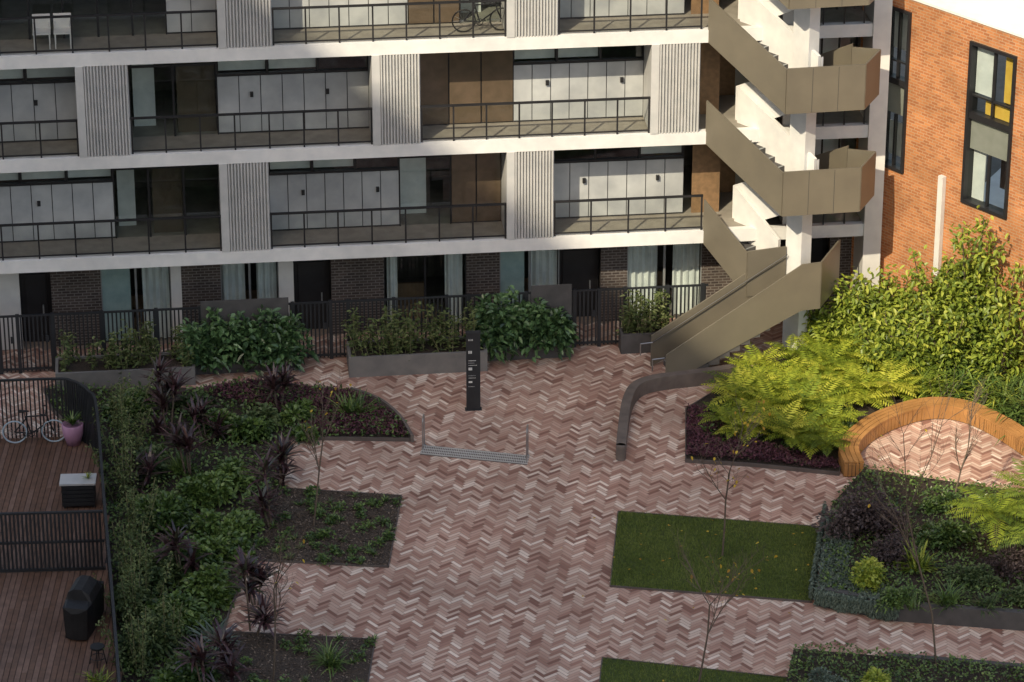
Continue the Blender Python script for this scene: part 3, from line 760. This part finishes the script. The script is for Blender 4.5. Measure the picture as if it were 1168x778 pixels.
def bicycle(c,ang,z,tyre,framem,name='bicycle',lean=0.0):
    E=empty(name,(c[0],c[1],z)); d=np.array([math.cos(ang),math.sin(ang),0]); n_=np.array([-d[1],d[0],0]); base=np.array([c[0],c[1],z])
    P=lambda x,h:base+d*x+np.array([0,0,h])+n_*lean*h
    R=.335; w1=P(-.52,R); w2=P(.52,R); ax=n_
    b=MB()
    for wc in (w1,w2): b.ring(wc,ax,R-.02,.022,0,26)
    b.obj('tyres',tyre,E)
    b=MB()
    for wc in (w1,w2):
        for i in range(12):
            a=math.pi*2*i/12; b.tube(wc,wc+d*math.cos(a)*.31+np.array([0,0,math.sin(a)*.31]),.004,0,3)
    b.obj('spokes',m_steel,E)
    b=MB(); bb=P(-.08,.28); seat=P(-.22,.78); head=P(.36,.80); headb=P(.40,.62)
    for p,q_ in ((bb,seat),(seat,head),(bb,headb),(w1,bb),(w1,P(-.2,.72)),(headb,head),(headb,w2)): b.tube(p,q_,.02,0,7)
    b.ring(bb,ax,.09,.012,0,14)
    b.tube(seat,P(-.24,.92),.014,0); b.tube(head,P(.34,.95),.014,0)
    b.obj('frame',framem,E)
    b=MB(); hb=P(.34,.96); b.tube(hb-n_*.27,hb+n_*.27,.014,0); b.tube(hb-n_*.27,hb-n_*.27-d*.12,.018,0); b.tube(hb+n_*.27,hb+n_*.27-d*.12,.018,0)
    s_=P(-.25,.94); b.tube(s_-d*.13,s_+d*.14,.05,0,8,.02)
    for sg in (-1,1): b.tube(bb+n_*.08*sg,bb+n_*.08*sg+d*.16*sg,.01,0); b.tube(bb+n_*.08*sg+d*.16*sg,bb+n_*.16*sg+d*.16*sg,.02,0)
    b.obj('bars_and_saddle',m_rub,E)
p=G(40,505,zd); bicycle(p,math.radians(4),zd,m_blue,m_black)
s_=FS(551,50,-.6)[0]; p=FW(s_,-.7,9.22); bicycle(p,math.radians(8),9.22,m_rub,m_black)
for px in (48,72):
    s_=FS(px,45,-.8)[0]; p=FW(s_,-.8,9.22); E=empty('balcony_chair',p); fr=(p[:2],ES,NN); b=MB()
    b.box(fr,-.24,.24,-.22,.24,9.64,9.68,0); b.box(fr,-.24,.24,-.26,-.22,9.68,10.08,0)
    for xx in (-.22,.19):
        for yy in (-.22,.2): b.box(fr,xx,xx+.03,yy,yy+.03,9.22,9.64,0)
        b.box(fr,xx,xx+.03,-.2,.2,9.84,9.87,0)
    b.obj('chair',m_white,E)
p=G(84,506,zd); PT=empty('potted_plant',p); b=MB(); b.lathe(p,[(0,zd),(.18,zd),(.27,zd+.3),(.29,zd+.58),(.25,zd+.6),(.24,zd+.54),(0,zd+.54)],0,24); b.obj('pot',m_pot,PT,smooth=True)
q=Q(); n=40; base=np.repeat(p[None],n,0)+np.array([0,0,.54]); blades(q,base,rng.uniform(0,6.28,n),rng.uniform(.7,1.4,n),rng.uniform(.3,.5,n),.06,.8,rng.uniform(0,1,n)); q.obj('foliage',l_green,PT)
p=G(90,580,zd); fr=frame(p,math.radians(3)); CT=empty('outdoor_cabinet',p); b=MB()
b.box(fr,-.42,.42,-.0,.5,zd+.06,zd+.68,0)
for i in range(5): b.box(fr,-.4,.4,-.03,-.002,zd+.1+i*.115,zd+.19+i*.115,0)
b.box(fr,-.46,.46,-.05,.54,zd+.68,zd+.73,1)
for x in (-.38,.34): 
    for y in (.02,.44): b.box(fr,x,x+.05,y,y+.05,zd,zd+.06,0)
b.obj('body',[m_char,m_pier],CT); q=Q()
base=np.array([p[0]+.25,p[1]+.25,zd+.73]); blades(q,np.repeat(base[None],16,0),rng.uniform(0,6.28,16),rng.uniform(.6,1.4,16),.22,.03,.9,rng.uniform(0,1,16)); q.obj('pot_foliage',l_lime,CT)
p=G(97,714,zd); fr=frame(p,math.radians(80)); BQ=empty('covered_barbecue',p); b=MB()
prof=[(-.30,0),(-.33,.55),(-.34,.82),(-.26,1.02),(-.08,1.14),(.12,1.14),(.26,1.04),(.33,.84),(.32,.55),(.29,0)]
xs=[(-.78,.25,.62),(-.72,.9,.72),(-.42,.98,.78),(-.36,1,1),(.36,1,1),(.42,.98,.78),(.72,.9,.72),(.78,.25,.62)]
rings=[]
for x,sy,sz in xs:
    rings.append([(*(fr[0]+fr[1]*x+fr[2]*(y*sy)),zd+.05+min(h,1.14*sz if sz<1 else 9)) for y,h in prof])
for r0_,r1_ in zip(rings[:-1],rings[1:]):
    for i in range(len(prof)-1): b.face([r0_[i],r0_[i+1],r1_[i+1],r1_[i]],0)
b.face(rings[0],0); b.face(rings[-1][::-1],0)
for x in (-.5,.5):
    for y in (-.2,.2): c_=fr[0]+fr[1]*x+fr[2]*y; b.tube((*c_,zd),(*c_,zd+.1),.04,0,8)
b.obj('cover',m_cover,BQ,smooth=False)
p=G(112,757,zd); S_=empty('bar_stool',p); b=MB(); b.lathe(p,[(0,zd+.48),(.17,zd+.48),(.17,zd+.43),(0,zd+.43)],0,16)
for a in range(4): b.tube((p[0]+.12*math.cos(a*1.57),p[1]+.12*math.sin(a*1.57),zd+.43),(p[0]+.2*math.cos(a*1.57),p[1]+.2*math.sin(a*1.57),zd),.014,0)
b.ring((p[0],p[1],zd+.18),(0,0,1),.17,.01,0,16); b.obj('stool',m_char,S_)

# ------------------------------------------------------------- planting
def cordyline(px,py,h,name='cordyline_plant',mat=l_cord,heads=3,L=.7):
    p=G(px,py,.07); E=empty(name,p); q=Q(); tb=MB()
    for k in range(heads):
        hh=h*rng.uniform(.35,1) if k else h
        o=np.array([rng.normal(0,.16),rng.normal(0,.16),0]); t=p+o+np.array([0,0,max(.05,hh-.35)])
        tb.tube(p+o*.4,t,.028,0,6,.02)
        n=27; up=rng.uniform(-.28,.06,n); base=t+np.stack([np.zeros(n),np.zeros(n),up],1)
        blades(q,base,rng.uniform(0,6.28,n),rng.uniform(.2,1.5,n),L*rng.uniform(.7,1.1,n),.095,rng.uniform(.4,1.2,n),np.clip(rng.normal(.45,.28,n),0,1))
    q.obj('leaves',mat,E); tb.obj('stem',m_bark,E)
for px,py,h in [(190,500,1.9),(188,470,1.5),(318,470,1.3),(312,600,1.9),(318,555,1.2),(218,545,1.4),(212,660,1.5),(288,722,2.0),(292,690,1.3),(238,800,1.5),(262,770,1.2),(238,505,1.1),(155,560,1.0)]:
    cordyline(px,py,h)
def strap(name,c,n,L,W,mat,el=(.4,1.4),curl=1.3,spread=.1,seg=5):
    q=Q(); base=np.repeat(np.array(c,float)[None],n,0)+np.concatenate([rng.normal(0,spread,(n,2)),np.zeros((n,1))],1)
    blades(q,base,rng.uniform(0,6.28,n),rng.uniform(el[0],el[1],n),L*rng.uniform(.6,1.1,n),W,curl*rng.uniform(.6,1.3,n),np.clip(rng.normal(.5,.25,n),0,1),seg=seg)
    return q.obj(name,mat)
strap('yucca_plant',G(402,475,.07),100,.8,.07,l_green,el=(.3,1.5),curl=.5)
strap('yucca_plant',G(208,540,.07),80,.7,.06,l_green,el=(.3,1.5),curl=.5)
strap('grass_tree_plant',G(378,758,.05),90,.7,.045,l_green,el=(.3,1.5),curl=1.0)
strap('agave_plant',G(245,735,.07),60,.75,.08,l_grey,el=(.2,1.4),curl=.9)
strap('spiky_plant',G(112,778,.3),40,.45,.04,l_lime,el=(.5,1.4),curl=.9)
def shrubobj(name,px,py,r,n,L,W,mat,z=.07,**k):
    q=Q(); shrub(q,G(px,py,z),r,n,L,W,**k); return q.obj(name,mat)
for px,py,r,mt,tn in [(150,470,(.7,.7,.8),l_green,0),(255,490,(.8,.6,.6),l_green,.05),(285,500,(.6,.6,.7),l_green,.0),(225,470,(.6,.5,.5),l_dark,0),
   (235,570,(.9,.8,.8),l_green,.15),(265,550,(.7,.7,.75),l_green,.05),(190,600,(.8,.9,.9),l_green,.0),(255,610,(.8,.8,.7),l_green,.18),(225,640,(.9,.8,.7),l_green,.2),
   (240,680,(.8,.7,.7),l_green,.1),(180,660,(.8,1.,.8),l_dark,.1),(165,540,(.7,.8,.8),l_dark,.1),(200,710,(.9,.9,.6),l_green,0.05),(170,745,(.8,1,.9),l_dark,0.15),(215,780,(.8,.9,.6),l_green,-.1),(300,490,(.6,.5,.6),l_dark,.15),(340,478,(.6,.5,.6),l_green,0.1),(150,700,(.6,1.,.8),l_dark,.1),(350,500,(.5,.35,.35),l_green,0.05),(270,640,(.5,.6,.5),l_green,.15)]:
    shrubobj('leafy_shrub',px,py,r,int(1500*r[0]*r[1]*1.5),.18,.10,mt,tone=tn)
def thinshrub(px,py,h,n=6,mat=l_bamb,name='slender_shrub'):
    p=G(px,py,.07); E=empty(name,p); q=Q(); tb=MB()
    for k in range(n):
        o=np.array([*rng.normal(0,.3,2),0]); p0=p+o*.5; p1=p+o*1.2+np.array([0,0,h*rng.uniform(.6,1)])
        tb.tube(p0,p1,.012,0,4); m=int(55*h); t=rng.uniform(.1,1,m)[:,None]; sp_=rng.normal(size=(m,3))*.09
        addleaf(q,p0+(p1-p0)*t+sp_,ru(m),rng.uniform(.06,.12,m),.05,np.clip(rng.normal(.5,.25,m),0,1))
    q.obj('leaves',mat,E); tb.obj('stems',m_stem,E)
for px,py in [(140,520),(146,570),(150,620),(148,665),(155,715),(160,770),(135,490),(165,690),(190,745)]:
    thinshrub(px,py,1.9)
def cover(name,poly,n,h,L,W,mat,z=.07,sc=2.0,tone=0.):
    q=Q(); P=sample(poly,n); zz=z+h*(.55+.45*fbm(P[:,0]*sc,P[:,1]*sc))*rng.uniform(.3,1,n)
    D=ru(n); D[:,2]=np.abs(D[:,2])+.2
    r=np.clip(.5+tone+.25*fbm(P[:,0]*sc*1.7+3,P[:,1]*sc*1.7)+rng.normal(size=n)*.18,0,1)
    addleaf(q,np.concatenate([P,zz[:,None]],1),D,L*rng.uniform(.6,1.2,n),W*rng.uniform(.6,1.2,n),r); return q.obj(name,mat)
cover('ground_cover_plants',gardenL,9500,.32,.13,.07,l_green)
cover('purple_ground_cover',PG([(228,452),(300,441),(400,453),(440,470),(460,490),(464,502),(350,500),(320,478)]),7000,.34,.10,.055,l_purp)
cover('purple_ground_cover',PG([(783,472),(830,478),(850,512),(955,530),(955,541),(860,531),(784,526)]),5200,.35,.10,.055,l_purp)
def tufts(name,poly,n,mat,L=.22):
    q=Q(); C_=sample(poly,n)
    for c in C_:
        if rng.random()<.5:
            m=16; base=np.repeat(np.array([[c[0],c[1],.05]]),m,0); blades(q,base,rng.uniform(0,6.28,m),rng.uniform(.4,1.4,m),L*rng.uniform(.6,1.2,m),.025,1.0,rng.uniform(0,1,m),seg=3)
        else: shrub(q,(c[0],c[1],.05),(.22,.22,.22),60,.09,.055,lobes=4)
    q.obj(name,mat)
tufts('small_bed_plants',bedA,80,l_green); tufts('small_bed_plants',bedB,45,l_green)
fpoly=PG([(812,468),(806,500),(850,515),(950,530),(962,508),(1005,470),(1050,450),(1030,415),(990,400),(930,402),(870,430)])
q=Q(); C_=sample(fpoly,80)
for c in C_:
    m=12; base=np.repeat(np.array([[c[0],c[1],.08+rng.uniform(.05,.5)]]),m,0); L=rng.uniform(.75,1.2)
    fronds(q,base,np.arange(m)*6.28/m+rng.uniform(0,6),rng.uniform(.4,1.2,m),L*rng.uniform(.75,1.1,m),.2*L+.03,rng.uniform(.9,1.5),np.clip(rng.normal(.55,.25)+rng.normal(size=m)*.12,0,1))
q.obj('fern_bed',l_fern)
q=Q()
for c in sample(fpoly,22): shrub(q,(c[0],c[1],.05),(.55,.55,.5),350,.13,.07,lobes=5)
q.obj('understorey_foliage',l_green)
def tree_leafy(name,c,h,r,n,L,W,mat,lobes=14):
    E=empty(name,c); tb=MB(); c=np.array(c,float)
    q=Q()
    for k in range(7):
        o=np.array([rng.normal(0,r*.45),rng.normal(0,r*.45),h*rng.uniform(.6,1.2)]); tb.tube(c,c+o,.05,0,6,.01)
        m=n//12; t=rng.uniform(.5,1.0,m)[:,None]; addleaf(q,c+o*t+rng.normal(size=(m,3))*.14,ru(m),L,W,np.clip(rng.normal(.5,.25,m),0,1))
    shrub(q,c+np.array([0,0,h*.12]),(r,r,h*.85),n,L,W,lobes=lobes,tone=.05); q.obj('leaves',mat,E); tb.obj('stems',m_bark,E)
for px,py,h,r,n in [(1105,425,4.4,.95,2600),(1068,415,3.1,.85,2000),(1040,408,2.3,.9,1700),(1003,400,2.1,.9,1600),(972,396,1.8,.8,1400),(1010,430,1.5,.9,1400),(1140,440,3.0,.85,1700),(1075,432,1.9,.8,1400),(945,400,1.4,.7,1000),(1035,432,1.6,.8,1200)]:
    tree_leafy('tall_shrub',G(px,py,.08),h,r,n,.2,.09,l_lime)
for i,(px,py) in enumerate([(1080,452),(1100,450),(1120,458),(1140,468),(1160,480),(1095,440),(1125,448),(1150,462),(1175,478),(1058,450),(1185,500),(1165,465),(1150,445),(1170,452)]):
    strap('strap_leaf_plant',G(px,py,.08),90,1.2,.065,l_green if i%3 else l_lime,el=(.5,1.45),curl=1.7,spread=.15)
zb=.42
shrubobj('burgundy_shrub',985,610,(1.1,.9,1.25),3600,.11,.065,l_burg,z=zb,lobes=16,tone=.1)
shrubobj('burgundy_shrub',1020,640,(.7,.6,.8),1400,.10,.055,l_burg,z=zb,lobes=10,tone=.1)
shrubobj('lime_shrub',992,668,(.65,.6,.8),1000,.12,.075,l_lime,z=zb,lobes=8,tone=.2)
shrubobj('leafy_shrub',1075,620,(.9,.7,.7),1500,.13,.07,l_green,z=zb,tone=.1)
shrubobj('leafy_shrub',1110,665,(.8,.5,.5),1200,.1,.055,l_dark,z=zb,tone=.2)
shrubobj('leafy_shrub',1155,655,(.8,.6,.7),1300,.1,.055,l_burg,z=zb,tone=.1)
shrubobj('leafy_shrub',1165,690,(.7,.4,.5),900,.1,.055,l_dark,z=zb,tone=.3)
shrubobj('leafy_shrub',1025,690,(.6,.4,.5),800,.1,.055,l_green,z=zb,tone=.1)
shrubobj('leafy_shrub',1075,580,(.7,.5,.5),800,.1,.055,l_green,z=zb,tone=.0)
strap('agave_plant',G(1047,650,zb),90,.75,.07,l_lime,el=(.2,1.5),curl=.5)
strap('flax_plant',G(1080,690,zb),80,.8,.045,l_green,el=(.4,1.5),curl=1.0)
strap('flax_plant',G(1040,692,zb),60,.6,.04,l_green,el=(.4,1.5),curl=1.0)
strap('flax_plant',G(1125,695,zb),60,.6,.04,l_dark,el=(.4,1.5),curl=1.0)
for px,py in ((1135,622),(1182,600),(1190,650)):
    p=G(px,py,zb); E=empty('tree_fern',p); q=Q(); tb=MB(); tb.tube(p,p+np.array([0,0,.9]),.12,0,8,.09)
    m=22; base=np.repeat((p+np.array([0,0,.9]))[None],m,0); fronds(q,base,np.arange(m)*6.28/m,rng.uniform(.35,1.0,m),rng.uniform(1.2,1.6,m),.34,1.15,np.clip(rng.normal(.3,.2,m),0,1),seg=22)
    q.obj('fronds',l_fern if px<1180 else l_lime,E); tb.obj('trunk',m_bark,E)
q=Q(); poly=PG([(946,598),(928,694),(1025,712),(1025,690),(965,672),(975,600)])
P=sample(poly,5500); zz=.42+.12*fbm(P[:,0]*3,P[:,1]*3)*rng.uniform(.2,1,5500)+.05
D=ru(5500);D[:,2]=np.abs(D[:,2]); addleaf(q,np.concatenate([P,zz[:,None]],1),D,.085,.04,np.clip(rng.normal(.5,.2,5500),0,1))
def drape(q,pa,pb,n,h):
    pa=np.array(pa);pb=np.array(pb); t=rng.uniform(0,1,n); d=pb-pa; nn_=np.array([d[1],-d[0],0]);nn_/=np.linalg.norm(nn_)
    if nn_[1]>0 and abs(d[0])>abs(d[1]): nn_=-nn_
    if abs(d[0])<=abs(d[1]) and nn_[0]>0: nn_=-nn_
    P=pa+d*t[:,None]; low=np.maximum(.0,.1+.12*fbm(t*9,t*3)); P[:,2]=low+(h-low)*rng.uniform(0,1,n)
    P+=nn_*(.10+.08*rng.uniform(0,1,n))[:,None]; addleaf(q,P,nn_*.6+ru(n)*.7+np.array([0,0,-.5]),.09,.04,np.clip(rng.normal(.5,.2,n),0,1),droop=.5)
drape(q,G(932,690),G(1025,708),2600,.5); drape(q,G(948,592),G(932,690),2200,.5)
q.obj('silver_trailing_plant',l_grey)
cover('ground_cover_plants',bedR,6500,.25,.11,.06,l_green,z=zb)
cover('ground_cover_plants',bedS,6500,.35,.10,.055,l_green,z=.3)
shrubobj('lime_shrub',995,800,(.6,.5,.8),900,.13,.08,l_lime,z=.3,tone=.15)
shrubobj('leafy_shrub',1070,810,(.7,.5,.7),900,.12,.06,l_dark,z=.3,tone=.2)
shrubobj('lime_shrub',1035,800,(.4,.4,.6),500,.13,.08,l_lime,z=.3,tone=.0)
shrubobj('leafy_shrub',1140,820,(.7,.5,.7),900,.12,.06,l_burg,z=.3)
shrubobj('silver_shrub',935,790,(.7,.5,.6),900,.1,.05,l_grey,z=.3)

def bare(name,px,py,h,z=.05,nl=25,sp=.45):
    p=G(px,py,z); E=empty(name,p); tb=MB(); tips=[]
    def rec(a,d,L,r,lv):
        segs=3; c=a
        for i in range(segs):
            d=(d+Vector(rng.normal(0,.08,3))+Vector((0,0,.03))).normalized(); e_=c+d*L/segs
            tb.tube(c,e_,r*(1-.25*i/segs),0,5,r*(1-.25*(i+1)/segs)); c=e_
            if lv<3 and (lv>0 or i>0):
                for k in range(2):
                    az_=rng.uniform(0,6.28); dd=(d*1.0+Vector((math.cos(az_),math.sin(az_),.25))*sp*1.5).normalized()
                    rec(c,dd,L*rng.uniform(.4,.6),r*.5,lv+1)
        tips.append(c)
    rec(Vector(p),Vector((0.02,0,1)),h*.8,.026,0)
    tb.obj('branches',m_bark,E)
    if nl:
        q=Q(); k=rng.integers(0,len(tips),nl); P=np.array([tuple(tips[i]) for i in k])+rng.normal(size=(nl,3))*.04
        addleaf(q,P,ru(nl)+np.array([0,0,-.4]),.10,.07,rng.uniform(0,1,nl)); q.obj('autumn_leaves',l_yel,E)
bare('bare_tree',824,634,3.0,nl=40); bare('bare_tree',795,790,2.9,nl=30); bare('bare_tree',1068,760,5.2,z=.3,nl=4,sp=.35)
bare('bare_tree',358,600,2.9,nl=12,sp=.3); bare('bare_tree',312,775,3.1,nl=6,sp=.3); bare('bare_tree',1085,590,2.5,nl=0,sp=.3)

# ------------------------------------------------------------- light, world, camera
w_=bpy.data.worlds.new('World'); scene.world=w_; w_.use_nodes=True; nt=w_.node_tree
sk=nt.nodes.new('ShaderNodeTexSky'); sk.sky_type='NISHITA'; sk.sun_disc=False; sk.sun_elevation=el; sk.sun_rotation=math.atan2(SD[0],SD[1])
sk.dust_density=2.0
vm=nt.nodes.new('ShaderNodeVectorMath'); vm.operation='MULTIPLY'; vm.inputs[1].default_value=(1.11,1.0,.86)
bg=nt.nodes['Background']; bg.inputs[1].default_value=.25; nt.links.new(sk.outputs[0],vm.inputs[0]); nt.links.new(vm.outputs[0],bg.inputs[0])
ld=bpy.data.lights.new('sun','SUN'); ld.energy=5.0; ld.angle=math.radians(.5); ld.color=(1,.86,.62)
lo_=bpy.data.objects.new('sun',ld); scene.collection.objects.link(lo_); lo_.rotation_euler=Vector(SD).to_track_quat('Z','Y').to_euler(); lo_.location=(-20,60,60)
cd=bpy.data.cameras.new('camera'); cd.sensor_width=36; cd.lens=FP/1168*36; cd.clip_start=1; cd.clip_end=1000
co=bpy.data.objects.new('camera',cd); scene.collection.objects.link(co); co.location=(0,0,H); co.rotation_euler=(math.pi/2-TH,0,0); scene.camera=co
scene.view_settings.view_transform='Standard'; scene.view_settings.look='None'; scene.view_settings.exposure=0
print('faces',sum(len(o.data.polygons) for o in bpy.data.objects if o.type=='MESH'))
